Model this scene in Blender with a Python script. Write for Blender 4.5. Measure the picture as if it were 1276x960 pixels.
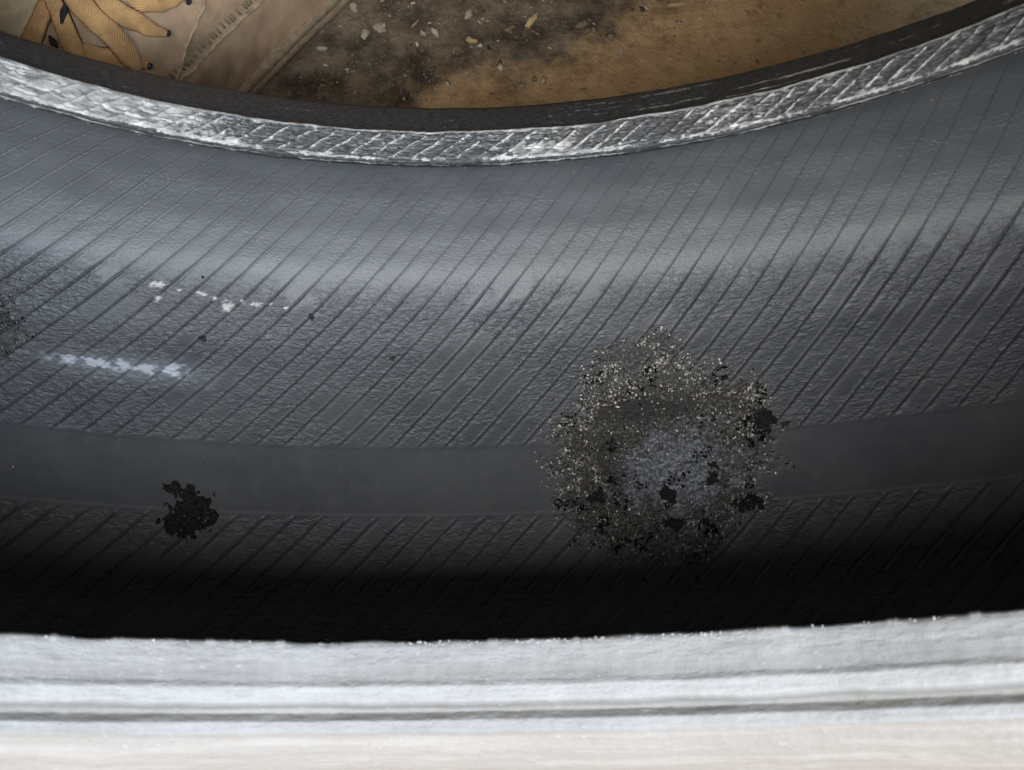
import bpy, math
import numpy as np
from mathutils import Vector, Matrix
from mathutils.bvhtree import BVHTree

for o in list(bpy.data.objects): bpy.data.objects.remove(o)
SC = bpy.context.scene
COL = SC.collection
Z0 = 0.3132            # height of the tyre axle above the floor

# ------------------------------------------------------------------ camera
PITCH, YAW, ROLL, FPX = 1.2172, -0.0831, 0.0750, 1307.3
cam = bpy.data.objects.new('camera', bpy.data.cameras.new('camera')); COL.objects.link(cam)
cp, sp = math.cos(PITCH), math.sin(PITCH)
f = Vector((0, cp, -sp)); u = Vector((0, sp, cp)); r = Vector((1, 0, 0))
Rz = Matrix.Rotation(YAW, 3, 'Z'); f, u, r = Rz @ f, Rz @ u, Rz @ r
r2 = math.cos(ROLL) * r + math.sin(ROLL) * u; u2 = -math.sin(ROLL) * r + math.cos(ROLL) * u
M = Matrix((r2, u2, -f)).transposed().to_4x4(); M.translation = Vector((0.0226, -0.1113, 0.0876 + Z0))
cam.matrix_world = M
cam.data.sensor_width = 36; cam.data.lens = 36 * FPX / 1276
cam.data.clip_start = 0.01; cam.data.clip_end = 100
cam.data.dof.use_dof = True; cam.data.dof.focus_distance = 0.395; cam.data.dof.aperture_fstop = 19
SC.camera = cam

# ------------------------------------------------------------------ light
W = bpy.data.worlds.new('World'); SC.world = W; W.use_nodes = True
bg = W.node_tree.nodes['Background']; bg.inputs[0].default_value = (1.0, 0.80, 0.58, 1); bg.inputs[1].default_value = 0.06

def area(name, loc, target, sx, sy, power, col):
    l = bpy.data.lights.new(name, 'AREA'); l.shape = 'RECTANGLE'; l.size = sx; l.size_y = sy; l.energy = power; l.color = col
    o = bpy.data.objects.new(name, l); COL.objects.link(o); o.location = loc
    o.rotation_euler = (Vector(target) - Vector(loc)).to_track_quat('-Z', 'Y').to_euler()
    return o
area('doorway_daylight', (0.02, -1.50, 1.95), (0.0, 0, 0.1), 1.9, 1.55, 118, (0.97, 0.985, 1.0))
area('window_daylight', (1.25, -1.75, 1.75), (-0.1, 0, 0.1), 0.9, 0.9, 38, (0.46, 0.70, 1.0))
SC.view_settings.view_transform = 'Standard'; SC.view_settings.look = 'None'
SC.view_settings.exposure = 0; SC.view_settings.gamma = 1
SC.render.engine = 'CYCLES'

# ------------------------------------------------------------------ noise
_rng = np.random.RandomState(7)
_T = _rng.rand(256, 256)
def vn(x, y, seed=0):
    x = np.asarray(x, float) + seed * 17.31; y = np.asarray(y, float) + seed * 9.73
    xi = np.floor(x).astype(int); yi = np.floor(y).astype(int); fx = x - xi; fy = y - yi
    fx = fx * fx * (3 - 2 * fx); fy = fy * fy * (3 - 2 * fy)
    a = _T[xi & 255, yi & 255]; b = _T[(xi + 1) & 255, yi & 255]; c = _T[xi & 255, (yi + 1) & 255]; d = _T[(xi + 1) & 255, (yi + 1) & 255]
    return (a * (1 - fx) + b * fx) * (1 - fy) + (c * (1 - fx) + d * fx) * fy
def fbm(x, y, seed=0, n=4):
    s = 0; a = 1; t = 0
    for i in range(n):
        s = s + a * vn(x * 2 ** i, y * 2 ** i, seed + i * 3); t += a; a *= .5
    return s / t
def ss(a, b, x):
    t = np.clip((x - a) / (b - a), 0, 1); return t * t * (3 - 2 * t)

# ------------------------------------------------------------------ mesh helpers
def link(name, me, mat=None, parent=None):
    o = bpy.data.objects.new(name, me); COL.objects.link(o)
    if mat is not None and not len(me.materials): me.materials.append(mat)
    if parent is not None: o.parent = parent
    return o
def tag(o, label=None, cat=None, group=None, kind=None):
    if label: o['label'] = label
    if cat: o['category'] = cat
    if group: o['group'] = group
    if kind: o['kind'] = kind
    return o
def grids_mesh(name, grids, smooth=True):
    """grids: list of (P[n,m,3], uv[n,m,2] or None, dict of attribute[n,m])"""
    vs, fs, uvs, at = [], [], [], {}
    base = 0
    for P, uv, A in grids:
        n, m = P.shape[:2]
        idx = base + np.arange(n * m).reshape(n, m)
        q = np.stack([idx[:-1, :-1], idx[1:, :-1], idx[1:, 1:], idx[:-1, 1:]], -1).reshape(-1, 4)
        vs.append(P.reshape(-1, 3)); fs.append(q); base += n * m
        uvs.append(np.zeros((n * m, 2)) if uv is None else uv.reshape(-1, 2))
        for k, v in A.items(): at.setdefault(k, []).append(np.broadcast_to(v, (n, m)).reshape(-1))
    V = np.concatenate(vs); F = np.concatenate(fs); U = np.concatenate(uvs)
    me = bpy.data.meshes.new(name)
    me.vertices.add(len(V)); me.vertices.foreach_set('co', V.astype(np.float32).ravel())
    me.loops.add(F.size); me.loops.foreach_set('vertex_index', F.astype(np.int32).ravel())
    me.polygons.add(len(F)); me.polygons.foreach_set('loop_start', (np.arange(len(F)) * 4).astype(np.int32))
    if smooth: me.polygons.foreach_set('use_smooth', np.ones(len(F), bool))
    me.update(calc_edges=True)
    l = me.uv_layers.new(name='uv'); l.data.foreach_set('uv', U[F.ravel()].astype(np.float32).ravel())
    for k, v in at.items():
        a = me.attributes.new(k, 'FLOAT', 'POINT'); a.data.foreach_set('value', np.concatenate(v).astype(np.float32))
    return me
def normals(P):
    a = np.gradient(P, axis=0); b = np.gradient(P, axis=1); n = np.cross(a, b)
    return n / np.maximum(np.linalg.norm(n, axis=-1, keepdims=True), 1e-12)
def grains(name, pos, nor, size, shade, mat, parent, flat=.7, seed=1, stretch=1.5):
    """thousands of little irregular crumbs in one mesh"""
    rg = np.random.RandomState(seed)
    N = len(pos)
    B = np.array([(1, 0, 0), (-1, 0, 0), (0, 1, 0), (0, -1, 0), (0, 0, 1), (0, 0, -1)], float)
    T = np.array([(0, 2, 4), (2, 1, 4), (1, 3, 4), (3, 0, 4), (2, 0, 5), (1, 2, 5), (3, 1, 5), (0, 3, 5)])
    V = B[None] * rg.uniform(.55, 1.25, (N, 6, 1)) + rg.uniform(-.25, .25, (N, 6, 3))
    V[:, :, 0] *= rg.uniform(1, stretch, (N, 1)); V[:, :, 2] *= flat
    n = nor / np.linalg.norm(nor, axis=1, keepdims=True)
    rv = rg.normal(size=(N, 3)); n2 = n + rv * .35; n2 /= np.linalg.norm(n2, axis=1, keepdims=True)
    t = np.cross(n2, rg.normal(size=(N, 3))); t /= np.linalg.norm(t, axis=1, keepdims=True); b = np.cross(n2, t)
    Wd = V[:, :, 0:1] * t[:, None] + V[:, :, 1:2] * b[:, None] + V[:, :, 2:3] * n2[:, None]
    Wd = pos[:, None] + n[:, None] * (size * .25)[:, None, None] + Wd * size[:, None, None]
    F = (T[None] + (np.arange(N) * 6)[:, None, None]).reshape(-1, 3)
    me = bpy.data.meshes.new(name)
    me.vertices.add(N * 6); me.vertices.foreach_set('co', Wd.astype(np.float32).ravel())
    me.loops.add(F.size); me.loops.foreach_set('vertex_index', F.astype(np.int32).ravel())
    me.polygons.add(len(F)); me.polygons.foreach_set('loop_start', (np.arange(len(F)) * 3).astype(np.int32))
    me.update(calc_edges=True)
    a = me.attributes.new('shade', 'FLOAT', 'POINT'); a.data.foreach_set('value', np.repeat(shade, 6).astype(np.float32))
    return link(name, me, mat, parent)

# ------------------------------------------------------------------ material helpers
class NT:
    def __init__(s, name):
        s.m = bpy.data.materials.new(name); s.m.use_nodes = True; s.t = s.m.node_tree; s.b = s.t.nodes['Principled BSDF']
    def n(s, typ, **kw):
        x = s.t.nodes.new(typ)
        for k, v in kw.items(): setattr(x, k, v)
        return x
    def l(s, a, b): s.t.links.new(a, b)
    def put(s, v, inp):
        if hasattr(v, 'is_output') or isinstance(v, bpy.types.NodeSocket): s.l(v, inp)
        elif isinstance(v, (tuple, list)): inp.default_value = (*v, 1) if len(v) == 3 else v
        else: inp.default_value = v
    def attr(s, k): return s.n('ShaderNodeAttribute', attribute_name=k).outputs['Fac']
    def mix(s, fac, a, b, blend='MIX'):
        x = s.n('ShaderNodeMix', data_type='RGBA', blend_type=blend); s.put(fac, x.inputs[0]); s.put(a, x.inputs[6]); s.put(b, x.inputs[7]); return x.outputs[2]
    def math(s, op, a, b=0.0, clamp=False):
        x = s.n('ShaderNodeMath', operation=op, use_clamp=clamp); s.put(a, x.inputs[0]); s.put(b, x.inputs[1]); return x.outputs[0]
    def rng(s, v, a, b, c=0.0, d=1.0):
        x = s.n('ShaderNodeMapRange'); x.interpolation_type = 'SMOOTHSTEP'
        s.put(v, x.inputs[0]); x.inputs[1].default_value = a; x.inputs[2].default_value = b; s.put(c, x.inputs[3]); s.put(d, x.inputs[4]); return x.outputs[0]
    def coord(s, kind='Object', scale=(1, 1, 1), rot=(0, 0, 0)):
        c = s.n('ShaderNodeTexCoord').outputs[kind]; mp = s.n('ShaderNodeMapping'); s.l(c, mp.inputs[0])
        mp.inputs['Scale'].default_value = scale; mp.inputs['Rotation'].default_value = rot; return mp.outputs[0]
    def noise(s, vec, scale, detail=4, rough=.55, dist=0.0):
        x = s.n('ShaderNodeTexNoise'); s.l(vec, x.inputs['Vector']); x.inputs['Scale'].default_value = scale
        x.inputs['Detail'].default_value = detail; x.inputs['Roughness'].default_value = rough; x.inputs['Distortion'].default_value = dist; return x.outputs[0]
    def voro(s, vec, scale, feature='F1'):
        x = s.n('ShaderNodeTexVoronoi', feature=feature); s.l(vec, x.inputs['Vector']); x.inputs['Scale'].default_value = scale; return x.outputs[0]
    def bump(s, h, dist, strength=1.0, prev=None):
        x = s.n('ShaderNodeBump'); s.put(h, x.inputs['Height']); x.inputs['Distance'].default_value = dist; s.put(strength, x.inputs['Strength'])
        if prev is not None: s.l(prev, x.inputs['Normal'])
        return x.outputs[0]
    def out(s, color=None, rough=None, normal=None, spec=None):
        if color is not None: s.put(color, s.b.inputs['Base Color'])
        if rough is not None: s.put(rough, s.b.inputs['Roughness'])
        if normal is not None: s.l(normal, s.b.inputs['Normal'])
        if spec is not None: s.put(spec, s.b.inputs['Specular IOR Level'])
        return s.m

def mat_liner():
    t = NT('inner liner rubber'); uv = t.coord('UV')
    uvs = t.coord('UV', scale=(0.55, 1.0, 1.0))
    big = t.noise(uv, 28, 4); med = t.noise(uv, 160, 4)
    wr = t.noise(uvs, 620, 3, .6, 1.2)
    base = t.mix(t.rng(big, .35, .65), (.042, .044, .049), (.054, .056, .060))
    base = t.mix(t.math('MULTIPLY', t.attr('side'), t.rng(big, .2, .8, .6, 1.0)), base, (.084, .088, .091))
    base = t.mix(t.math('MULTIPLY', t.rng(med, .5, .75), .35), base, (.085, .083, .082))
    base = t.mix(t.math('MULTIPLY', t.attr('groove'), .42), base, (.008, .008, .009))  # dirt plus occlusion shade painted dark into the grooves
    fleck = t.noise(uv, 900, 2)
    base = t.mix(t.math('MULTIPLY', t.rng(fleck, .74, .78), .5), base, (.30, .29, .27))
    # buffed patch
    bn = t.noise(uv, 900, 5, .75); bm = t.noise(uv, 130, 3)
    buff = t.mix(t.rng(bn, .42, .66), (.018, .017, .016), (.16, .147, .13))
    buff = t.mix(t.rng(bm, .55, .7), buff, (.05, .045, .042))
    base = t.mix(t.attr('buff'), base, buff)
    core = t.mix(t.rng(bn, .45, .62), (.045, .048, .058), (.19, .20, .225))
    base = t.mix(t.attr('core'), base, core)
    base = t.mix(t.attr('smear'), base, (.026, .024, .023))
    base = t.mix(t.attr('chalk'), base, (.31, .33, .36))
    base = t.mix(t.attr('fleck'), base, (.36, .345, .32))
    rough = t.mix(t.attr('buff'), t.mix(t.rng(big, .3, .7), (.43,) * 3, (.52,) * 3), (.72,) * 3)
    rough = t.mix(t.attr('smooth'), rough, (.46,) * 3)
    tex = t.attr('tex')
    n1 = t.bump(wr, .0006, t.math('MULTIPLY', tex, 1.0))
    n1 = t.bump(t.noise(uvs, 1300, 3, .6), .00030, t.rng(t.attr('smooth'), 0, 1, .55, .10), n1)
    n1 = t.bump(t.noise(uv, 1400, 4, .8), .0011, t.attr('buff'), n1)
    n1 = t.bump(t.noise(uv, 60, 3), .0008, .35, n1)
    return t.out(base, rough, n1, .5)

def mat_farbead():
    t = NT('worn bead rubber'); uv = t.coord('UV'); st = t.coord('UV', scale=(.32, 1, 1))
    sc = t.noise(st, 1500, 4, .7); n = t.noise(uv, 500, 5, .7)
    base = t.mix(t.rng(sc, .42, .62), (.026, .026, .027), (.10, .10, .10))
    base = t.mix(t.attr('seat'), base, t.mix(t.rng(sc, .36, .66), (.040, .041, .044), (.24, .24, .24)))
    wm = t.attr('white'); k = t.math('ADD', wm, t.math('MULTIPLY', t.math('SUBTRACT', n, .5), 1.5))
    k = t.math('ADD', k, t.math('MULTIPLY', t.math('SUBTRACT', sc, .5), .9))
    w = t.math('MULTIPLY', t.rng(k, .42, .64), t.rng(wm, .05, .35))
    base = t.mix(w, base, t.mix(t.rng(t.noise(uv, 220, 3), .35, .65), (.34, .335, .325), (.66, .645, .61)))
    nn = t.bump(sc, .0005, .8); nn = t.bump(n, .0007, .7, nn)
    return t.out(base, t.mix(w, (.62,) * 3, (.85,) * 3), nn)

def mat_nearbead():
    t = NT('glare-painted dusty bead rubber'); uv = t.coord('UV'); st = t.coord('UV', scale=(.08, 1, 1))
    sc = t.noise(st, 420, 4, .65); n = t.noise(uv, 260, 4, .6); cross = t.noise(t.coord('UV', scale=(1, .25, 1)), 350, 3)
    d = t.attr('dust_glare')
    k = t.math('ADD', d, t.math('ADD', t.math('MULTIPLY', t.math('SUBTRACT', sc, .5), .5), t.math('MULTIPLY', t.math('SUBTRACT', cross, .5), .25)))
    base = t.mix(t.math('MAXIMUM', t.math('MINIMUM', k, 1), 0), (.10, .098, .092), (.40, .40, .40))  # dusty grey with the bright glare painted into the colour
    warm = t.mix(t.rng(t.noise(st, 240, 4, .6), .42, .72), (.34, .315, .29), (.41, .385, .36))
    base = t.mix(t.attr('warm'), base, warm)
    base = t.mix(t.math('MULTIPLY', t.rng(n, .66, .78), .4), base, (.30, .29, .28))
    nick = t.noise(t.coord('UV', scale=(.5, 1, 1)), 620, 4, .8)
    base = t.mix(t.math('MULTIPLY', t.rng(nick, .60, .70), .45), base, (.17, .165, .16))
    base = t.mix(t.math('MULTIPLY', t.rng(nick, .40, .32), .5), base, (.52, .52, .51))
    nn = t.bump(sc, .0006, .5); nn = t.bump(n, .0006, .6, nn); nn = t.bump(nick, .0007, .7, nn)
    return t.out(base, .55, nn)

def mat_rubber():
    t = NT('outer rubber'); c = t.coord('Object')
    n = t.noise(c, 90, 5)
    return t.out(t.mix(t.rng(n, .4, .7), (.02, .02, .021), (.06, .056, .05)), .55, t.bump(t.noise(c, 700, 3), .0004, .6))

def mat_shade(name, c0, c1, rough=.6):
    t = NT(name); return t.out(t.mix(t.attr('shade'), c0, c1), rough)

def mat_floor():
    t = NT('oily earth over concrete'); c = t.coord('Object')
    big = t.noise(c, 9, 5, .6); med = t.noise(c, 45, 6, .7); fine = t.noise(c, 420, 5, .75)
    sep = t.n('ShaderNodeSeparateXYZ'); t.l(c, sep.inputs[0])
    # bare concrete showing where the dirt has been swept: lies to the right and close to the tyre
    line = t.math('ADD', t.math('MULTIPLY', sep.outputs[0], .55), t.math('MULTIPLY', sep.outputs[1], -1.0))
    line = t.math('ADD', line, t.math('MULTIPLY', t.math('SUBTRACT', big, .5), .16))
    line = t.math('ADD', line, t.math('MULTIPLY', t.math('SUBTRACT', med, .5), .05))
    m = t.rng(line, -.188, -.150)
    dirt = t.mix(t.rng(med, .35, .65), (.06, .045, .032), (.20, .152, .102))
    dirt = t.mix(t.math('MULTIPLY', t.rng(fine, .54, .70), .8), dirt, (.27, .225, .165))
    conc = t.mix(t.rng(med, .3, .7), (.44, .27, .13), (.55, .36, .19))
    conc = t.mix(t.rng(fine, .58, .75), conc, (.27, .165, .08))
    base = t.mix(m, dirt, conc)
    base = t.mix(t.math('MULTIPLY', t.rng(t.noise(c, 160, 5, .7), .52, .7), .5), base, (.07, .05, .033))
    nn = t.bump(fine, .0016, .9); nn = t.bump(med, .004, .6, nn)
    return t.out(base, .85, nn, .15)

def mat_leather(name, a, b, scale=70, rough=.65, dirt=(.10, .085, .06)):
    t = NT(name); c = t.coord('Object')
    n = t.noise(c, scale, 5, .6); g = t.noise(c, 1500, 3); d = t.noise(c, 35, 4)
    base = t.mix(t.rng(n, .3, .7), a, b)
    base = t.mix(t.math('MULTIPLY', t.rng(d, .5, .75), .6), base, dirt)
    return t.out(base, rough, t.bump(g, .0003, .5, t.bump(n, .0012, .5)))
def mat_lace():
    t = NT('flat woven tan lace'); c = t.coord('Object'); uv = t.coord('UV')
    sp = t.n('ShaderNodeSeparateXYZ'); t.l(uv, sp.inputs[0])
    v = t.math('ABSOLUTE', sp.outputs[1])
    chev = t.math('SINE', t.math('MULTIPLY', t.math('ADD', sp.outputs[0], t.math('MULTIPLY', v, .9)), 6000.0))
    d = t.noise(c, 90, 5, .7); base = t.mix(t.rng(d, .35, .65), (.60, .34, .14), (.40, .22, .095))
    base = t.mix(t.math('MULTIPLY', t.rng(chev, -1, 1), .14), base, (.20, .12, .055))
    base = t.mix(t.math('MULTIPLY', t.rng(v, .0032, .0040), .5), base, (.20, .13, .065))
    return t.out(base, .85, t.bump(t.noise(c, 1800, 3), .0003, .6, t.bump(chev, .0002, .6)), .2)
def mat_plain(name, col, rough=.6):
    t = NT(name); c = t.coord('Object'); n = t.noise(c, 300, 4)
    return t.out(t.mix(t.rng(n, .3, .7), col, tuple(x * .6 for x in col)), rough, t.bump(n, .0004, .6))

M_LINER = mat_liner(); M_FB = mat_farbead(); M_NB = mat_nearbead(); M_RUB = mat_rubber()
M_CRUMB = mat_shade('rubber crumbs', (.014, .013, .012), (.52, .49, .43), .75)
M_TAR = mat_shade('tar crumbs', (.0035, .0035, .0035), (.5, .5, .48), .92)
M_TAR.node_tree.nodes['Principled BSDF'].inputs['Specular IOR Level'].default_value = .12
M_FLOOR = mat_floor()
def mat_tar(name, a, b, spec):
    t = NT(name); uv = t.coord('UV'); n = t.noise(uv, 900, 5, .7); big = t.noise(uv, 350, 3)
    return t.out(t.mix(t.rng(n, .4, .7), a, b), t.mix(t.rng(big, .4, .6), (.45,) * 3, (.9,) * 3), t.bump(n, .0012, .8), spec)
M_TARS = mat_tar('old tar', (.004, .004, .004), (.022, .021, .020), .25)
M_SMUDGE = mat_tar('dark smudge', (.012, .012, .013), (.03, .03, .03), .3)

# ================================================================== FLOOR
fx = np.concatenate([np.linspace(-8, -.5, 12)[:-1], np.linspace(-.5, .5, 260), np.linspace(.5, 8, 12)[1:]])
fy = np.concatenate([np.linspace(-8, -.1, 12)[:-1], np.linspace(-.1, .6, 190), np.linspace(.6, 8, 12)[1:]])
X, Y = np.meshgrid(fx, fy, indexing='ij')
FLOORH = lambda x, y: ((fbm(x * 30, y * 30, 3) - .5) * .006 + (fbm(x * 110, y * 110, 5) - .5) * .003 - .001)
Zf = FLOORH(X, Y)
fl = link('ground', grids_mesh('ground', [(np.stack([X, Y, Zf], -1), None, {})]), M_FLOOR)
tag(fl, kind='structure')

# ================================================================== TYRE
tyre = bpy.data.objects.new('car_tyre', None); COL.objects.link(tyre)
tag(tyre, 'used black car tyre standing upright with buffed repair patch inside and scraped bead', 'tyre')
tyre.location = (0, 0, 0)

AB = (-.0005, .0271, .0266); AF = (.0071, .0131, .0037); AN = (.0031, .0042, .0060)
def poly(a, th): return a[0] * th + a[1] * th ** 2 + a[2] * th ** 3
def tyre_point(th, y, R):
    """the tyre is a little out of round where it carries its own weight"""
    thw = (th + np.pi) % (2 * np.pi) - np.pi
    tc = np.clip(thw, -.8, .9)
    win = 1 - ss(.9, 2.2, np.abs(thw))
    wc = ss(.215, .285, R); wy = ss(-.03, .03, y)
    a = wc * poly(AB, tc) + (1 - wc) * (wy * poly(AF, tc) + (1 - wy) * poly(AN, tc))
    R2 = R + a * win
    return np.stack([R2 * np.sin(th), y + 0 * th, Z0 - R2 * np.cos(th)], -1)

def resample(pts, step, smooth=0.0):
    pts = np.array(pts, float)
    d = np.r_[0, np.cumsum(np.hypot(*np.diff(pts, axis=0).T))]
    n = max(int(d[-1] / step), 4) + 1; s = np.linspace(0, d[-1], n)
    a = np.interp(s, d, pts[:, 0]); b = np.interp(s, d, pts[:, 1])
    if smooth > 0:
        k = int(smooth / (d[-1] / (n - 1))) | 1
        if k > 1:
            w = np.hanning(k + 2)[1:-1]; w /= w.sum()
            def sm(v):
                e = np.concatenate([2 * v[0] - v[1:k][::-1], v, 2 * v[-1] - v[-k:-1][::-1]])
                return np.convolve(e, w, 'same')[k - 1:-(k - 1)]
            a2, b2 = sm(a), sm(b); a, b = a2, b2
    return s, a, b

CY = -.006
half = [(.03, .2932), (.050, .2922), (.066, .2880), (.0785, .2795), (.088, .2690), (.0955, .2550), (.098, .2400), (.0945, .2250), (.086, .2120), (.0775, .2045)]
prof = [(CY - d, R) for d, R in reversed(half)] + [(CY, .2932)] + [(CY + d, R) for d, R in half]
prof[0] = (-.0775, .2035); prof[-1] = (.0702, .2035)
S, PY, PR = resample(prof, .0004, .014)
i0 = np.argmin(np.abs(PY - .0030) + (PR < .28) * 9)
S = S - S[i0]; i_lo = np.argmin(np.abs(PY + .050) + (PR < .28) * 9)
S_TOP, S_BOT = 0.0, float(np.interp(-.0215, PY[PR > .285], S[PR > .285]))
SH = 3.09; DG = 2 * math.pi / 185; G0 = -.0092 % DG

def patch_masks(A, S_, seed=0):
    """A = arc metres, S_ = axial metres; returns buff, core, smear"""
    n1 = fbm(A * 160, S_ * 160, 11); n2 = fbm(A * 500, S_ * 500, 12); n3 = fbm(A * 1300, S_ * 1300, 13, 2)
    def blob(ca, cs, ra, rs, k=1.0, sq=0.0):
        da, ds = (A - ca) / ra, (S_ - cs) / rs
        rr = np.hypot(da, ds)
        return rr + k * ((n1 - .5) * .40 + (n2 - .5) * .34 + (n3 - .5) * .30)
    d1 = blob(.0880, -.0060, .0395, .0395)
    d1b = np.minimum(blob(.0800, .0240, .019, .016, 1.2), blob(.0905, .0330, .0085, .0110, 1.2))        # upward lobe
    d1c = blob(.1190, .0125, .010, .008, 1.3)        # right spur
    d2 = blob(-.1845, .0340, .038, .029)
    buff = np.maximum.reduce([1 - ss(.84, 1.06, d) for d in (d1, d1b, d1c, d2)])
    # the lower edge fades, loose peninsulas
    core = (1 - ss(.45, 1.05, blob(.0960, -.0125, .024, .020, 2.4))) * buff
    smear = np.maximum((1 - ss(.5, 1.1, blob(.0840, .0120, .020, .006, 1.2))) * .75, (1 - ss(.4, 1.1, blob(.0700, -.004, .006, .012, 1.2))) * .4) * buff
    smear = np.where(A < 0, buff * .9, smear)
    return buff, core, smear

def chalk_masks(A, S_):
    n = fbm(A * 260, S_ * 420, 31, 4); n2 = fbm(A * 700, S_ * 700, 33, 3); n3 = fbm(A * 1500, S_ * 1500, 34, 2)
    c = np.zeros_like(A)
    # streak of chalk crossing the ribs
    t = (A + .1400) / (.0530)
    line = .0268 + .0 * t
    w = .0016 + .0016 * np.clip(t, 0, 1)
    m = (1 - ss(.5, 1.0, np.abs(S_ - line) / w + (n2 - .5) * 1.4)) * ss(-.05, .25, t) * (1 - ss(.95, 1.02, t + (n - .5) * .3))
    gap = ss(.34, .52, n)
    c = np.maximum(c, m * gap)
    halo = (1 - ss(0, 1, np.hypot((A + .105) / .045, (S_ - .026) / .009))) * .22
    f = np.zeros_like(A)
    for (a, s, ra, rs) in [(-.1020, .0592, .0026, .0009), (-.1015, .0545, .0012, .0012), (-.0860, .0578, .0018, .0006), (-.0765, .0540, .0019, .0017), (-.0650, .0555, .0017, .0007), (-.081, .0566, .001, .0006), (-.0705, .0565, .0006, .0006), (-.0600, .056, .0007, .0005), (-.094, .0585, .0007, .0005), (-.0540, .0550, .0009, .0006)]:
        f = np.maximum(f, 1 - ss(.5, 1.3, np.hypot((A - a) / ra, (S_ - s) / rs) + (n3 - .5) * 2.6))
    return np.maximum(c, halo), f

def liner_grid(useq, j0, j1, jstep):
    js = np.arange(j0, j1 + 1, jstep)
    s = S[js]; y = PY[js]; R = PR[js]
    U, Sg = np.meshgrid(useq, s, indexing='ij')
    TH = U + SH * np.sign(1) * Sg
    Yg = np.broadcast_to(y, TH.shape); Rg = np.broadcast_to(R, TH.shape)
    P = tyre_point(TH, Yg, Rg)
    N = normals(P)
    inward = -np.stack([np.sin(TH), 0 * TH, -np.cos(TH)], -1)
    # make normals face the inside of the tyre
    ctr = np.array([0, CY, Z0]); toc = np.stack([.24 * np.sin(TH), 0 * TH + CY, Z0 - .24 * np.cos(TH)], -1) - P
    sgn = np.sign((N * toc).sum(-1, keepdims=True)); N = N * sgn
    A = ((TH + np.pi) % (2 * np.pi) - np.pi) * .2932
    ph = ((U - G0) / DG + .5) % 1.0 - .5; dm = ph * DG * .2932                 # metres across the groove
    # how strongly the vent grooves are printed
    wob = (fbm(A * 60, Sg * 60, 21) - .5)
    zone = np.maximum(ss(.0, .0025, Sg), 1 - ss(S_BOT - .004, S_BOT - .001, Sg))
    fade_top = 1 - ss(.112, .135, Sg)
    g = zone * fade_top * (.65 + .8 * np.clip(wob + .3, 0, 1))
    upper = ss(.058, .070, Sg)                                                # finer lines on the side wall
    wdt = .00058 - .00030 * upper
    dm2 = dm + .0006 * (fbm(A * 90, Sg * 90, 22) - .5)
    groove = np.exp(-(dm2 / wdt) ** 2)
    lip = np.exp(-((dm2 - 2.6 * wdt) / (wdt * 1.7)) ** 2)
    h = -g * groove * (.65 + .7 * fbm(A * 35, Sg * 35, 23)) * (.00042 - .00016 * upper) + g * lip * .00026 * (1 - .6 * upper)
    buff, core, smear = patch_masks(A, Sg); chalk, fleck = chalk_masks(A, Sg)
    h = h * (1 - .85 * buff * (1 - .75 * ss(.012, .026, Sg)))
    # leathery crinkle between the grooves
    sm = ss(.56, .70, fbm(A * 70, Sg * 90, 24, 3))
    tex = zone * (1 - .72 * upper * (1 - ss(.088, .1, Sg) * .4)) * (1 - .85 * sm) * (1 - ss(.11, .14, Sg)) * (1 - buff)
    cr = fbm(A * 420, Sg * 820, 25, 2); rid = 1 - np.abs(cr - .5) * 5
    h += tex * (np.clip(rid, 0, 1) - .4) * .00021
    h += (fbm(A * 45, Sg * 45, 26) - .5) * .0005
    # slightly raised shoulder of the centre band and the moulding step where the side wall begins
    h += .00010 * ss(S_BOT - .0012, S_BOT, Sg) * (1 - ss(-.0008, .0006, Sg))
    h += .00012 * ss(.0635, .0690, Sg + (fbm(A * 30, Sg * 0, 28) - .5) * .006)
    bn = fbm(A * 700, Sg * 700, 27, 3) - .5
    h += buff * (bn * .0017 * (1 - .6 * core) * (1 - .7 * smear) + .00035 - .0009 * ss(.62, .75, fbm(A * 260, Sg * 260, 29)))
    P = P + N * h[..., None]
    uv = np.stack([A, Sg], -1)
    return P, uv, dict(groove=groove * g * (1 - buff), buff=buff * np.where(A < 0, .6, 1) * (1 - core * .8) * (1 - .35 * ss(.014, .03, Sg)) , core=core * .9, smear=smear, chalk=chalk, fleck=fleck, tex=tex, side=upper, smooth=1 - zone)

def useq(k0, k1, n):
    q = np.linspace(-.5, .5, n, endpoint=False); q = q - .06 * np.sin(2 * np.pi * q) * 1.0
    return np.concatenate([G0 + (k + q) * DG for k in range(k0, k1)] + [[G0 + (k1 - .5) * DG]])
s_min, s_max = S[i_lo], S[-1]
k0 = int((-.66 - SH * .125) / DG) - 1; k1 = int((.90 - SH * s_min) / DG) + 1
jb = len(S) - 1
dense = liner_grid(useq(k0, k1, 22), i_lo, jb, 1)
nearg = liner_grid(useq(k0, k1, 6), 0, i_lo, 5 if i_lo % 5 == 0 else 1)
rest = liner_grid(useq(k1, k0 + 185, 4), 0, jb, 6)
liner = link('inner_liner', grids_mesh('inner_liner', [dense, nearg, rest]), M_LINER, tyre)

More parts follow.
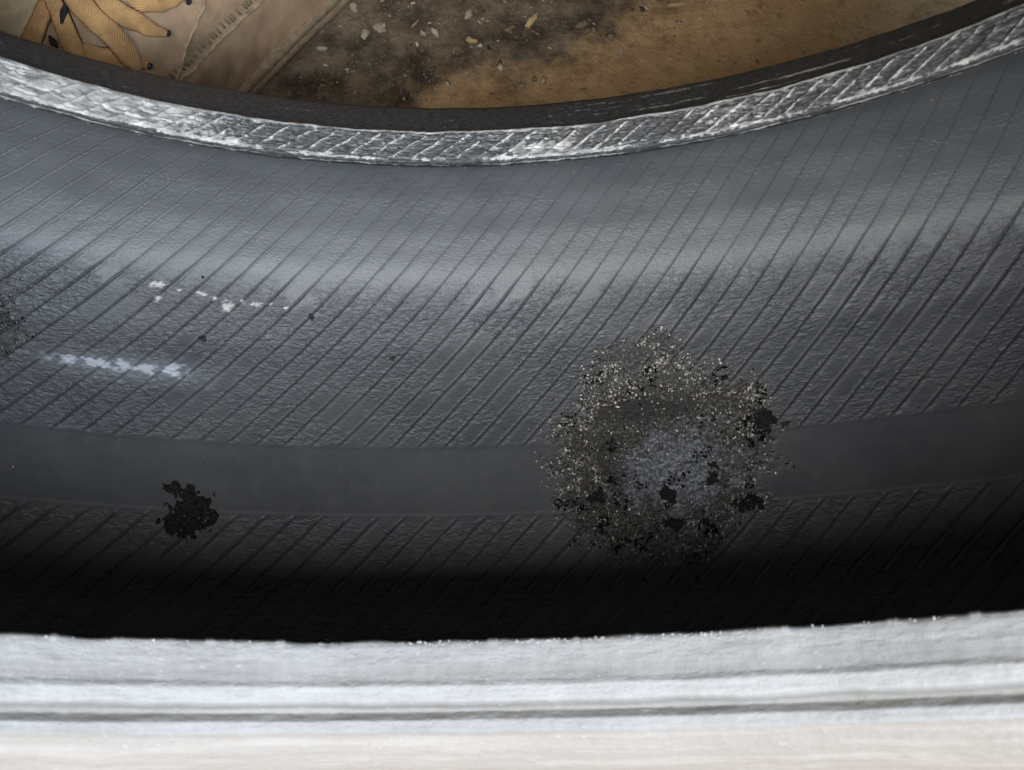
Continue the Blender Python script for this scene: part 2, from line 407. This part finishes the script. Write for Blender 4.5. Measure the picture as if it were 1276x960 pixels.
# ---- beads
def ring(theta, prof_pts, step, smooth, dispf=None):
    s, y, R = resample(prof_pts, step, smooth)
    TH, Sg = np.meshgrid(theta, s, indexing='ij')
    P = tyre_point(TH, np.broadcast_to(y, TH.shape), np.broadcast_to(R, TH.shape))
    A = TH * .2
    att = {}
    if dispf is not None:
        N = normals(P); ctr = np.array([0, (y[0] + y[-1]) / 2, 0])
        # outward of the solid bead: away from the section centre
        sy, sR = y.mean(), R.mean() + .006
        cen = tyre_point(TH, np.full_like(TH, sy), np.full_like(TH, sR))
        N *= np.sign((N * (P - cen)).sum(-1, keepdims=True))
        h, att = dispf(A, Sg, np.broadcast_to(y, TH.shape), np.broadcast_to(R, TH.shape), TH)
        P = P + N * h[..., None]
    return P, np.stack([A, Sg], -1), att

FB = [(.0735, .2085), (.0706, .2030), (.0698, .2008), (.0702, .1999), (.0715, .1999), (.0770, .2018), (.0825, .2036), (.0840, .2042), (.0850, .2056), (.0885, .2085), (.0960, .2140), (.1030, .2195), (.1068, .2240), (.1082, .2290), (.1090, .2350)]
def far_disp(A, s, y, R, TH):
    seat = ss(.0700, .0715, y) * (1 - ss(.0825, .0840, y)) * (R < .206)
    # diagonal chafer cords
    ph = ((A - (y - .07) * .95 + (fbm(A * 60, y * 60, 41) - .5) * .0040) / .0070)
    d = np.abs((ph + .5) % 1 - .5) * .0070
    cord = np.exp(-(d / .00048) ** 2) * ss(.0708, .0722, y) * (1 - ss(.0815, .0830, y))
    on = ss(.25, .55, fbm(A * 160, y * 160, 42))
    n = fbm(A * 320, y * 420, 43, 4); n2 = fbm(A * 90, y * 160, 44, 4)
    left = 1 - ss(-.085, -.035, A); rightp = np.exp(-((A - .045) / .022) ** 2) * .45
    toe = np.exp(-((y - .0706) / .0007) ** 2) * (R < .204) * .75
    heel = np.exp(-((y - .0836) / .0006) ** 2) * (R < .2055) * 1.0
    blot = ss(.50, .66, n2) * seat
    white = seat * (.15 + .62 * left + .6 * rightp) + .78 * cord * on + toe * .8 * ss(.2, .5, n2) + heel * .9 + .30 * blot * seat
    outer = ss(.0850, .0865, y)
    scr = ss(.62, .78, fbm(A * 70, y * 900, 45, 3)) * outer * (1 - ss(.1, .12, y)) * (.36 + .25 * ss(.02, .09, A))
    white = np.clip(np.maximum(white * (1 - outer), scr), 0, 1)
    h = cord * .00045 + seat * (n - .5) * .0008 + (fbm(A * 130, y * 40, 46) - .5) * .0010 * (1 - outer * .5)
    h += np.where(R < .2075, (fbm(A * 40, 0 * A, 47) - .5) * .0009, 0)
    h -= .00035 * seat * ss(.55, .7, fbm(A * 160, y * 900, 48, 3))
    return h, dict(white=white, seat=seat * np.ones_like(A))
thd = np.arange(-.78, 1.0, .0022); thc = np.linspace(1.0 - .0022 / 2, 2 * math.pi - .78, 200)
thd = np.append(thd, 1.0); thc = np.linspace(1.0, 2 * math.pi - .78, 200)
b1 = link('bead', grids_mesh('bead', [ring(thd, FB, .00022, .0012, far_disp), ring(thc, FB, .001, .0012, far_disp)]), M_FB, tyre)
tag(b1, 'far bead with white scrapes and diagonal cord marks')

NB = [(-.0805, .2085), (-.0785, .2030), (-.0782, .2008), (-.0788, .1999), (-.0800, .1998), (-.0845, .2006), (-.0862, .2017), (-.0885, .2024), (-.0900, .2020), (-.0935, .2032), (-.0946, .2046), (-.0952, .2066), (-.0962, .2072), (-.0972, .2066), (-.0985, .2058), (-.1010, .2066), (-.1024, .2085), (-.1060, .2112), (-.1100, .2165), (-.1130, .2230), (-.1150, .2350)]
def near_disp(A, s, y, R, TH):
    n = fbm(A * 150, y * 500, 51, 4); n2 = fbm(A * 40, y * 40, 52, 4)
    h = (fbm(A * 60, y * 30, 53, 4) - .5) * .0011 + (n - .5) * .0004
    toe = np.exp(-((y + .0786) / .0009) ** 2)
    h += toe * (ss(.62, .75, fbm(A * 320, 0 * A, 54)) * .0005 + (fbm(A * 120, 0 * A, 56) - .5) * .0009)
    dust_glare = .62 + .25 * ss(-.0905, -.0895, -np.abs(y + .0905) - .0895) 
    dust_glare = np.interp(-y, [.078, .0795, .0835, .0850, .0885, .0900, .0935, .0945, .0960, .0972, .0985, .1012, .1025], [.45, .66, .68, .48, .45, .92, .92, .45, .28, .42, .80, .80, .5])  # dusty tone with highlight bands painted in per row, darker along the groove
    dust_glare = dust_glare + (n2 - .5) * .35
    warm = ss(.1010, .1026, -y) + .55 * np.exp(-((y + .0962) / .0014) ** 2)
    return h, dict(dust_glare=np.clip(dust_glare, 0, 1), warm=np.clip(warm, 0, 1))
b2 = link('bead', grids_mesh('bead', [ring(thd, NB, .00025, .0010, near_disp), ring(thc, NB, .001, .001, near_disp)]), M_NB, tyre)
tag(b2, 'dusty near bead with glare painted into its pale colour')

# crumbs of rubber standing on the near toe
rg = np.random.RandomState(5)
na = 60; A_ = rg.uniform(-.55, .7, na); A_ = np.concatenate([A_, rg.uniform(.0, .5, 150)]); yy = -.0785 - np.abs(rg.normal(0, .0008, len(A_)))
P_ = tyre_point(A_, yy, np.full(len(A_), .1998)); 
N_ = np.stack([-np.sin(A_), 0 * A_, np.cos(A_)], -1)
tag(grains('rubber_crumbs', P_, N_, rg.uniform(.00015, .00045, len(A_)), rg.uniform(.5, 1, len(A_)), mat_shade('pale crumbs', (.12, .12, .12), (.62, .62, .62)), b2, seed=3), kind='stuff')

# ---- outside of the carcass
def plain_ring(name, pts, mat, step=.004, smooth=.006, n=260, label=None):
    o = link(name, grids_mesh(name, [ring(np.linspace(-math.pi, math.pi, n), pts, step, smooth)]), mat, tyre)
    if label: tag(o, label)
    return o
plain_ring('sidewall', [(.1088, .2340), (.1125, .2480), (.1135, .2620), (.1080, .2800), (.0980, .2935), (.0880, .3010)], M_RUB)
plain_ring('sidewall', [(-.1148, .2340), (-.1185, .2480), (-.1190, .2620), (-.1150, .2800), (-.1060, .2935), (-.0990, .3010)], M_RUB)
tp = [(-.0990, .3005), (-.0930, .3050), (-.0800, .3098)]
for gy in (-.052, -.018, .012, .044):
    tp += [(gy - .0062, .3125), (gy - .0045, .3120), (gy - .0035, .3055), (gy + .0035, .3055), (gy + .0045, .3120), (gy + .0062, .3125)]
tp += [(.0700, .3098), (.0830, .3050), (.0880, .3005)]
plain_ring('tread', tp, M_RUB, .0012, 0, 360)

# ---- crumbs of the buffed patches
def scatter(n, seed, box, keep):
    rg = np.random.RandomState(seed); a = rg.uniform(box[0], box[1], n); s = rg.uniform(box[2], box[3], n)
    k = keep(a, s) > rg.rand(n); a, s = a[k], s[k]
    th = a / .2932; y = np.interp(s, S, PY); R = np.interp(s, S, PR)
    P = tyre_point(th, y, R - .0002)
    e = 1e-3; dt = tyre_point(th + e, y, R) - P; y2 = np.interp(s + e, S, PY); R2 = np.interp(s + e, S, PR); dy = tyre_point(th, y2, R2 - .0002) - P
    N = np.cross(dt, dy); N /= np.linalg.norm(N, axis=1, keepdims=True)
    toc = tyre_point(th, np.full_like(th, CY), np.full_like(th, .24)) - P; N *= np.sign((N * toc).sum(1, keepdims=True))
    return P, N, a, s, rg
def kb(a, s):
    b, c, m = patch_masks(a, s); d = np.hypot((a - .088) / .0385, (s + .003) / .036)
    low = np.hypot((a - .070) / .02, (s + .028) / .02)
    b = np.maximum(b, .10 * (1 - ss(.9, 1.3, d)) * (a > 0))
    return b * (1 - .72 * c) * (1 - .75 * m) * (.25 + .75 * ss(.4, .85, d)) * ss(.25, .65, fbm(a * 260, s * 260, 61)) * (1 - .45 * (s < -.02)) * np.where(a < 0, .5, 1)
for i, (box, n, sd) in enumerate([((.04, .14, -.055, .05), 60000, 71), ((-.24, -.13, -.01, .075), 14000, 72)]):
    P, N, a, s, rg = scatter(n, sd, box, kb)
    sz = .00015 + .00050 * rg.rand(len(a)) ** 4; sh = np.clip(rg.beta(.7, 1.25, len(a)) * 1.1, 0, 1)
    o = grains('rubber_crumbs', P, N, sz, sh, M_CRUMB, liner, seed=sd + 1, stretch=2.2); tag(o, kind='stuff')
# black gobs within the patch rim
def kblack(a, s):
    b, c, m = patch_masks(a, s)
    return np.clip(b, 0, 1) * ss(.60, .64, fbm(a * 130, s * 130, 63)) * (.25 + .75 * ss(.004, -.012, s) * 1 + .6 * ss(.104, .112, a)) * (1 - c * .7)
P, N, a, s, rg = scatter(15000, 75, (.04, .14, -.055, .03), kblack)
tag(grains('tar_crumbs', P, N, rg.uniform(.0003, .0009, len(a)), rg.rand(len(a)) ** 9 * .4, M_TAR, liner, seed=76), kind='stuff')
TAR_JOBS = []
for k, (ca, cs, ra, rs) in enumerate([(.0908, -.0215, .0042, .0034), (.1066, -.0155, .0026, .0046), (.0922, -.0320, .0050, .0026), (.0648, -.0202, .0036, .0034), (.1180, -.0260, .0052, .0030), (.1262, .0035, .0046, .0036)]):
    TAR_JOBS.append((ca, cs, ra, rs, 101 + k))
P, N, a, s, rg = scatter(16000, 79, (-.20, -.14, -.005, .072), lambda a, s: patch_masks(a, s)[0] * ss(.33, .42, fbm(a * 200, s * 200, 64)))
tag(grains('tar_crumbs', P, N, rg.uniform(.00015, .0005, len(a)), rg.rand(len(a)) ** 4 * .6, M_TAR, liner, seed=80), kind='stuff')
# specks of dust all over the liner
P, N, a, s, rg = scatter(420, 77, (-.20, .26, -.04, .12), lambda a, s: .5 + 0 * a)
tag(grains('dust_specks', P, N, .00010 + .00022 * rg.rand(len(a)) ** 3, rg.uniform(.3, 1, len(a)), M_CRUMB, liner, seed=78), kind='stuff')

# ---- blobs of black tar stuck on the liner
def tar(name, ca, cs, ra, rs, seed, thick, lobes, label):
    aa = np.arange(ca - ra * 1.5, ca + ra * 1.5, .00035); sv = np.arange(cs - rs * 1.6, cs + rs * 1.6, .00035)
    A, Sg = np.meshgrid(aa, sv, indexing='ij')
    th = A / .2932; y = np.interp(Sg, S, PY); R = np.interp(Sg, S, PR)
    d = np.full(A.shape, 9.)
    for (la, ls, lra, lrs) in lobes: d = np.minimum(d, np.hypot((A - ca - la) / lra, (Sg - cs - ls) / lrs))
    fq = max(420, 1.1 / ra); d = d + (fbm(A * fq, Sg * fq, seed) - .5) * (1.3 if ra > .005 else 1.7) + (fbm(A * 1400, Sg * 1400, seed + 2, 2) - .5) * .7
    hh = (1 - ss(.55, 1.0, d)); h = hh * thick * (.5 + fbm(A * 700, Sg * 700, seed + 5)) - .0009 * (1 - ss(0, .15, hh))
    P = tyre_point(th, y, R - h)
    return tag(link(name, grids_mesh(name, [(P, np.stack([A, Sg], -1), dict(shade=0 * A))]), M_TARS if label else M_SMUDGE, liner), label)
tar('tar_spot', -.0825, -.0262, .013, .013, 81, .0011, [(0, 0, .0085, .0085), (.004, .0035, .004, .004), (-.0070, .0085, .0042, .0022), (-.001, .006, .003, .004), (-.005, -.004, .003, .005), (-.0105, -.004, .0012, .0015), (.006, -.001, .004, .004)], 'large black tar spot on the dark side')
P, N, a, s, rg = scatter(10, 83, (-.092, -.074, -.035, -.018), lambda a, s: 1 + 0 * a)
tag(grains('tar_crumbs', P + N * .0012, N, rg.uniform(.00012, .0003, len(a)), rg.uniform(.4, .8, len(a)), M_TAR, liner, seed=84), kind='stuff')
for (ca, cs, ra, rs, sd) in TAR_JOBS:
    tar('tar_spot', ca, cs, ra * 1.2, rs * 1.2, sd, .0012, [(0, 0, ra, rs)], 'black tar gob stuck in the buffed patch')
for (ca, cs, ra, sd) in [(-.0835, .0405, .0016, 85), (-.0440, .0520, .0016, 86), (-.0860, .0640, .0008, 87), (.1335, .0020, .0016, 88), (-.012, .0365, .0011, 89), (.1245, .0080, .0032, 90), (.0640, -.0245, .0010, 91), (.0700, -.0280, .0012, 92)]:
    tar('tar_spot', ca, cs, ra, ra * .8, sd, .0006, [(0, 0, ra, ra * .75)], None)

# ================================================================== SHOE
def v3(x, y, z): return Vector((x, y, z))
SH_T = np.array([0, .02, .06, .14, .25, .38, .50, .62, .75, .88, .96, 1.0])
SH_W = np.array([.004, .020, .034, .046, .051, .046, .041, .041, .046, .044, .030, .008])
SH_Hh = np.array([.022, .030, .040, .050, .060, .078, .094, .106, .112, .114, .112, .100])
SH_C = np.array([.004, .003, .002, 0, 0, 0, .003, .005, .004, .002, 0, 0])
SL = .29
SHOE_LOC, SHOE_ANG = (-.198, .078, 0), math.radians(57)
def shoe_surf(t, phi, off=0.0):
    w = np.interp(t, SH_T, SH_W) + off; h = np.interp(t, SH_T, SH_Hh) + off; c = np.interp(t, SH_T, SH_C)
    cx = np.cos(phi); sx = np.sin(phi)
    p = 1.0
    xx = c + w * np.sign(cx) * np.abs(cx) ** .80; zz = .007 + (h - .007) * np.abs(sx) ** .95
    return np.stack([SL * t + 0 * xx, -xx, zz], -1)       # local: +x heelwards, -y is the wearer-outer side
tt = np.r_[np.linspace(0, .06, 12)[:-1], np.linspace(.06, .96, 110)[:-1], np.linspace(.96, 1, 8)]
ph = np.linspace(0, math.pi, 72)
Tg, Ph = np.meshgrid(tt, ph, indexing='ij')
smz = lambda T: T
Psh = shoe_surf(Tg, Ph)
crease = (fbm(Tg * 14, Ph * 4, 91) - .5) * .005 + (fbm(Tg * 60, Ph * 9, 93) - .5) * .0016
Nsh = normals(Psh); Nsh *= np.sign((Nsh * (Psh - np.stack([SL * Tg, 0 * Tg, 0 * Tg + .02], -1))).sum(-1, keepdims=True))
Psh = Psh + Nsh * crease[..., None]
shoe = bpy.data.objects.new('shoe', None); COL.objects.link(shoe)
shoe.location = SHOE_LOC; shoe.rotation_euler = (0, 0, SHOE_ANG)
tag(shoe, 'dusty tan leather shoe with wide flat laces on the floor behind the tyre', 'shoe')
bpy.context.view_layer.update()
M_UP = mat_leather('tan nubuck', (.42, .27, .16), (.27, .175, .10), 60, .75, (.15, .115, .065))
M_LACE = mat_lace()
M_TONGUE = mat_leather('pale tongue cloth', (.46, .36, .22), (.36, .28, .16), 200, .8)
M_SOLE = mat_plain('tan sole edge', (.26, .185, .11), .7)
M_DARK = mat_plain('painted hole and gap dark', (.012, .010, .009), .8)
M_STITCH = mat_plain('dent-dark thread', (.21, .155, .09), .8); M_SEAM = mat_plain('leather edge', (.36, .26, .16), .7)  # stitch thread coloured dark to stand for the shade of dents
up = link('upper', grids_mesh('upper', [(Psh, None, {})]), M_UP, shoe)
# sole: extruded outline with a flared edge
def sole_ring(z, extra):
    q = np.linspace(0, 1, 80); w = np.interp(q, SH_T, SH_W) + extra; c = np.interp(q, SH_T, SH_C)
    q2 = -extra / SL + q * (1 + 2 * extra / SL)
    a = np.stack([SL * q2, -(c + w), 0 * q + z], -1); b = np.stack([SL * q2, -(c - w), 0 * q + z], -1)[::-1]
    return np.concatenate([a, b])
rings = [sole_ring(z, e) for z, e in [(.0085, -.006), (.0085, .0015), (.0075, .0026), (.005, .0028), (.0045, .0024), (.004, .0030), (.001, .0034), (.0, .003), (.0, -.02)]]
SP = np.stack(rings, 0); SP = np.concatenate([SP, SP[:, :1]], 1)
link('sole', grids_mesh('sole', [(SP, None, {})]), M_SOLE, shoe)

dg = bpy.context.evaluated_depsgraph_get()
verts = [tuple(v.co) for v in up.data.vertices]; polys = [tuple(p.vertices) for p in up.data.polygons]
BV = BVHTree.FromPolygons(verts, polys)
MS = Matrix.Translation(SHOE_LOC) @ Matrix.Rotation(SHOE_ANG, 4, 'Z')
def onshoe(p):
    """nearest point of the upper and its outward normal, in shoe coordinates"""
    h = BV.find_nearest(Vector(p)); q, n = h[0], h[1]
    if n.dot(q - Vector((q.x, 0, .02))) < 0: n = -n
    return q, n
def ribbon(name, pts, width, lift, mat, thick=.0016, n=34, arch=0.0, widths=None):
    """flat strap lying on the upper, through points of the shoe"""
    pts = np.array(pts, float); d = np.r_[0, np.cumsum(np.linalg.norm(np.diff(pts, axis=0), axis=1))]
    s = np.linspace(0, d[-1], n); c3 = np.stack([np.interp(s, d, pts[:, i]) for i in range(3)], 1)
    for _ in range(4): c3[1:-1] = .25 * c3[:-2] + .5 * c3[1:-1] + .25 * c3[2:]
    base = [onshoe(p) for p in c3]
    nn = np.array([tuple(b[1]) for b in base])
    for _ in range(6): nn[1:-1] = .25 * nn[:-2] + .5 * nn[1:-1] + .25 * nn[2:]
    wv = np.interp(np.linspace(0, 1, n), np.linspace(0, 1, len(widths)), widths) if widths is not None else np.full(n, width)
    rows = []; cs = np.linspace(-1, 1, 9)
    wv = wv * (1 + .10 * (fbm(np.linspace(0, 5, n), np.full(n, pts[0][0] * 999), 97) - .5) * 2)
    for i in range(n):
        t = Vector(c3[min(i + 1, n - 1)] - c3[max(i - 1, 0)]).normalized(); N = Vector(nn[i]).normalized(); sd = t.cross(N).normalized()
        lf = lift + arch * math.sin(math.pi * i / (n - 1))
        q = base[i][0]
        pc = [onshoe(q + sd * (c * wv[i] / 2)) for c in cs]
        row = [p + N * (lf + .0009 * (1 - c ** 4)) for (p, _), c in zip(pc, cs)]
        row += [p + N * (lf - thick) for (p, _), c in zip(pc[::-1], cs[::-1])]
        row.append(row[0]); rows.append(row)
    P = np.array([[tuple(q) for q in row] for row in rows])
    L_ = np.linspace(0, d[-1], n)[:, None] + np.zeros((1, P.shape[1])); C_ = np.broadcast_to(np.r_[cs, cs[::-1], cs[0]][None] * .004, L_.shape)
    return link(name, grids_mesh(name, [(P, np.stack([L_, C_], -1), {})]), mat, shoe)
DETAIL = True
ribbon('lace', [(0.113, -0.0023, 0.0794), (0.1039, -0.0015, 0.0746), (0.0918, -0.0028, 0.0697), (0.0816, -0.003, 0.0643)], .0085, .0016, M_LACE, widths=[.009, .0075, .008, .008])
ribbon('lace', [(0.1094, 0.0026, 0.0775), (0.1041, -0.0053, 0.0747), (0.0992, -0.0129, 0.0712), (0.0919, -0.0219, 0.0666), (0.0887, -0.026, 0.0635)], .0075, .0034, M_LACE, widths=[.006, .0065, .0078, .008])
ribbon('lace', [(0.1157, -0.0011, 0.0803), (0.1099, -0.0137, 0.0767), (0.1063, -0.0246, 0.0719), (0.1053, -0.0311, 0.0649), (0.1041, -0.0372, 0.058)], .0092, .0052, M_LACE, arch=.0008, widths=[.0092, .0092, .0092, .0092, .009, .0085, .0078, .0035])
ribbon('lace', [(0.1106, 0.0033, 0.0781), (0.1128, -0.0178, 0.0774), (0.1155, -0.0302, 0.0709), (0.1183, -0.0358, 0.0658), (0.1214, -0.039, 0.0624)], .0105, .0030, M_LACE, widths=[.0095, .0095, .0092, .0090, .0088, .0080, .0062, .0030])
ribbon('lace', [(0.0818, -0.0177, 0.0626), (0.0943, -0.0213, 0.0679), (0.0996, -0.0293, 0.0651), (0.1051, -0.0346, 0.0604), (0.1086, -0.0388, 0.0571)], .0085, .0022, M_LACE, widths=[.0078, .0078, .0078, .0075, .007, .006, .0026])
ribbon('lace', [(0.1238, -0.0218, 0.0814), (0.1221, -0.0301, 0.0744), (0.1284, -0.0353, 0.0708), (0.137, -0.0393, 0.0685)], .0085, .0026, M_LACE, widths=[.009, .009, .0085, .008, .0070, .0050, .0026])
tongue_pts = [onshoe((x, .014, .07))[0] for x in np.linspace(.055, .15, 8)]
ribbon('tongue', tongue_pts, .036, .0006, M_TONGUE, thick=.002)
for p in [(0.1221, -0.0393, 0.0624), (0.1086, -0.039, 0.0568), (0.1364, -0.0403, 0.0666), (0.0958, -0.0396, 0.0541)]:
    q, n = onshoe(p); rr = []
    for (rad, hgt) in [(.0013, .0030), (.0011, .0033), (.0008, .0031), (.0005, .0028), (.00001, .0026)]:
        t1 = n.orthogonal().normalized(); t2 = n.cross(t1)
        rr.append([tuple(q + n * hgt + (t1 * math.cos(k * math.pi / 8) + t2 * math.sin(k * math.pi / 8)) * rad) for k in range(17)])
    link('eyelet', grids_mesh('eyelet', [(np.array(rr), None, {})]), M_DARK, shoe)
for pts in ([(0.1071, -0.0102, 0.0758), (0.1034, -0.0111, 0.0735), (0.0993, -0.0125, 0.0714)], [(0.0939, -0.0105, 0.0691), (0.092, -0.0139, 0.068), (0.091, -0.0149, 0.068)]):
    q, n = onshoe(pts[1])
    ribbon('gap', pts, .0022, .0045, M_DARK, thick=.0005, n=10, widths=[.0004, .0030, .0006])  # dark strip laid on top, painting the shade in the slit between laces
ribbon('seam', [(0.1505, -0.0436, 0.0655), (0.1415, -0.0443, 0.0619), (0.1333, -0.0437, 0.0548), (0.1227, -0.0447, 0.0495), (0.1147, -0.0448, 0.043), (0.1065, -0.0459, 0.04)], .0012, .0004, M_SEAM, n=60)
ribbon('seam', [(0.1839, -0.0528, 0.0404), (0.1715, -0.0516, 0.0409), (0.1525, -0.0493, 0.0407), (0.134, -0.0472, 0.0415), (0.1167, -0.0453, 0.0416), (0.1037, -0.045, 0.0427)], .0015, .0004, M_SEAM, n=60)
st_me = None
sb = np.array([(0.1839, -0.0528, 0.0404), (0.1715, -0.0516, 0.0409), (0.1525, -0.0493, 0.0407), (0.134, -0.0472, 0.0415), (0.1167, -0.0453, 0.0416), (0.1037, -0.045, 0.0427)], float); dd = np.r_[0, np.cumsum(np.linalg.norm(np.diff(sb, axis=0), axis=1))]
for k in range(34):
    c = np.array([np.interp((k + .5) / 34 * dd[-1], dd, sb[:, i]) for i in range(3)]); c2 = np.array([np.interp((k + .9) / 34 * dd[-1], dd, sb[:, i]) for i in range(3)])
    q, n = onshoe(c); t = Vector(c2 - c).normalized(); sd = n.cross(t).normalized()
    if sd.z < 0: sd = -sd
    if st_me is None:
        q8 = np.linspace(0, 2 * math.pi, 7)
        st_me = grids_mesh('stitch', [(np.array([[(x * .0022, math.cos(a) * .00055 * w, math.sin(a) * .0006 * w) for a in q8] for x, w in [(-1, .2), (-.8, .9), (0, 1), (.8, .9), (1, .2)]]), None, {})])
    o = link('stitch', st_me, M_STITCH, shoe)
    dirv = (sd * .9 + t * .35).normalized(); y2 = n.cross(dirv).normalized()
    MM = Matrix((dirv, y2, n)).transposed().to_4x4(); MM.translation = onshoe(q + sd * .0040)[0] + n * .0002
    o.matrix_local = MM


# ================================================================== FLOOR DEBRIS
M_CHIP = mat_plain('pale plaster', (.38, .32, .235), .85); M_WOOD = mat_leather('pale split wood', (.52, .36, .18), (.34, .22, .10), 300, .7)
M_BROWN = mat_plain('brown flake', (.20, .14, .085), .8); M_STRAW = mat_plain('straw', (.45, .31, .15), .7)
def chip(name, x, y, L, Wd, ang, mat, label, cat, h=.0012, seed=0, tilt=.06, tip=False):
    rg = np.random.RandomState(seed + 500); n = 7 if not tip else 10
    a = np.linspace(0, 2 * math.pi, n, endpoint=False) + rg.uniform(-.2, .2, n)
    rad = rg.uniform(.55, 1.2, n); px_, py_ = np.cos(a) * L / 2 * rad, np.sin(a) * Wd / 2 * rad
    if tip: py_ *= np.clip(1.1 - np.cos(a), .25, 1)
    vs = [(px_[i], py_[i], 0) for i in range(n)] + [(px_[i] * .9, py_[i] * .9, h * rg.uniform(.6, 1.1)) for i in range(n)] + [(0, 0, h * 1.25)]
    fs = [(i, (i + 1) % n, n + (i + 1) % n, n + i) for i in range(n)] + [(n + i, n + (i + 1) % n, 2 * n) for i in range(n)] + [tuple(range(n - 1, -1, -1))]
    me = bpy.data.meshes.new(name); me.from_pydata(vs, [], fs); me.update()
    o = link(name, me, mat); o.location = (x, y, float(FLOORH(x, y)) - .0001)
    o.rotation_euler = (rg.uniform(-tilt, tilt), rg.uniform(-tilt, tilt), ang)
    return tag(o, label, cat)
chip('wood_splinter', .047, .219, .0125, .0040, .95, M_WOOD, 'pale split wood splinter lying on the dark dirt at the top middle', 'splinter', .0016, 1, tip=True)
chip('wood_splinter', .036, .214, .0075, .0022, .55, M_BROWN, 'brown wood splinter just left of the pale split one', 'splinter', .001, 2)
chip('plaster_chip', -.024, .214, .0085, .0055, .1, M_CHIP, 'largest squarish plaster chip right of the shoe on dark dirt', 'chip', .0012, 3)
chip('plaster_chip', -.031, .209, .0060, .0050, 1.2, M_CHIP, 'plaster chip touching the lower left of the largest one', 'chip', .001, 4)
chip('plaster_chip', .017, .2215, .0060, .0040, .6, M_CHIP, 'small pale chip between the squarish chip and the wood splinter', 'chip', .0012, 5)
chip('plaster_chip', .0185, .2060, .0055, .0040, -.5, M_STRAW, 'yellowish chip below the small pale one on dark dirt', 'chip', .0014, 6)
chip('plaster_chip', -.004, .2105, .0040, .0022, -.6, M_CHIP, 'thin pale sliver between the squarish chip and the yellowish chip', 'chip', .001, 7)
chip('plaster_chip', -.0365, .2240, .0060, .0035, -.9, M_CHIP, 'pale flake at the top edge above the squarish chip', 'chip', .0012, 8)
chip('plaster_chip', -.0560, .2230, .0055, .0022, -.35, M_CHIP, 'thin pale flake beside the upper edge of the shoe', 'chip', .001, 9)
chip('plaster_chip', -.0505, .2015, .0060, .0035, -.4, M_CHIP, 'pale flake on dark dirt beside the middle of the shoe', 'chip', .001, 10)
chip('plaster_chip', .0700, .2150, .0080, .0035, .3, M_BROWN, 'flat brown flake right of the wood splinter', 'flake', .0008, 11)
chip('plaster_chip', .0880, .2010, .0030, .0022, .3, M_CHIP, 'tiny white chip alone on the bare orange concrete', 'chip', .001, 12)
chip('wood_splinter', .1170, .2290, .0130, .0024, .08, M_STRAW, 'long flat splinter at the top edge over orange concrete', 'splinter', .001, 13)
chip('straw', .1060, .1880, .0100, .0011, .75, M_STRAW, 'thin straw lying on orange concrete close to the tyre', 'straw', .0009, 14)
chip('straw', -.0080, .2160, .0070, .0012, .9, M_STRAW, 'thin straw on dark dirt right of the squarish chip', 'straw', .0009, 15)
chip('dirt_clod', .0470, .1850, .0035, .0030, .2, M_BROWN, 'small brown dirt clod on orange concrete above the bead', 'clod', .0018, 16)
rg = np.random.RandomState(33)
def litter(name, n, box, sz0, sz1, c0, c1, seed, keep, label, flat=.35, stretch=2.2):
    rg = np.random.RandomState(seed); x = rg.uniform(box[0], box[1], n); y = rg.uniform(box[2], box[3], n)
    k = keep(x, y) > rg.rand(n); x, y = x[k], y[k]; P = np.stack([x, y, FLOORH(x, y)], -1)
    N = np.tile(np.array([[0, 0, 1.]]), (len(x), 1))
    sz = sz0 + (sz1 - sz0) * rg.rand(len(x)) ** 5
    o = grains(name, P, N, sz, rg.uniform(0, 1, len(x)), mat_shade(name, c0, c1, .85), None, flat, seed + 1, stretch)
    return tag(o, label, name.split('_')[-1], kind='stuff')
dk = lambda x, y: ss(.40, .62, fbm(x * 60, y * 60, 95)) * (1 - .93 * ss(-.175, -.15, .55 * x - y)) + .02
litter('pale_grit', 14000, (-.45, .45, .08, .55), .0004, .0022, (.16, .12, .08), (.48, .42, .32), 34, dk, 'pale grit scattered over the dark dirt behind the tyre')
litter('fine_grit', 16000, (-.45, .45, .08, .55), .00025, .0009, (.10, .08, .05), (.50, .42, .30), 38, lambda x, y: .35 + .65 * dk(x, y), 'fine sand grains spread over the whole floor behind the tyre', .6)
litter('dark_grit', 6000, (-.45, .45, .08, .55), .0004, .0016, (.02, .016, .012), (.14, .10, .06), 36, dk, 'dark crumbs of dirt scattered on the floor behind the tyre', .6)
litter('straw_bits', 420, (-.45, .45, .08, .55), .0003, .0006, (.20, .13, .06), (.55, .42, .24), 40, lambda x, y: .8 + 0 * x, 'short broken straw bits strewn over the floor behind the tyre', .5, 12)
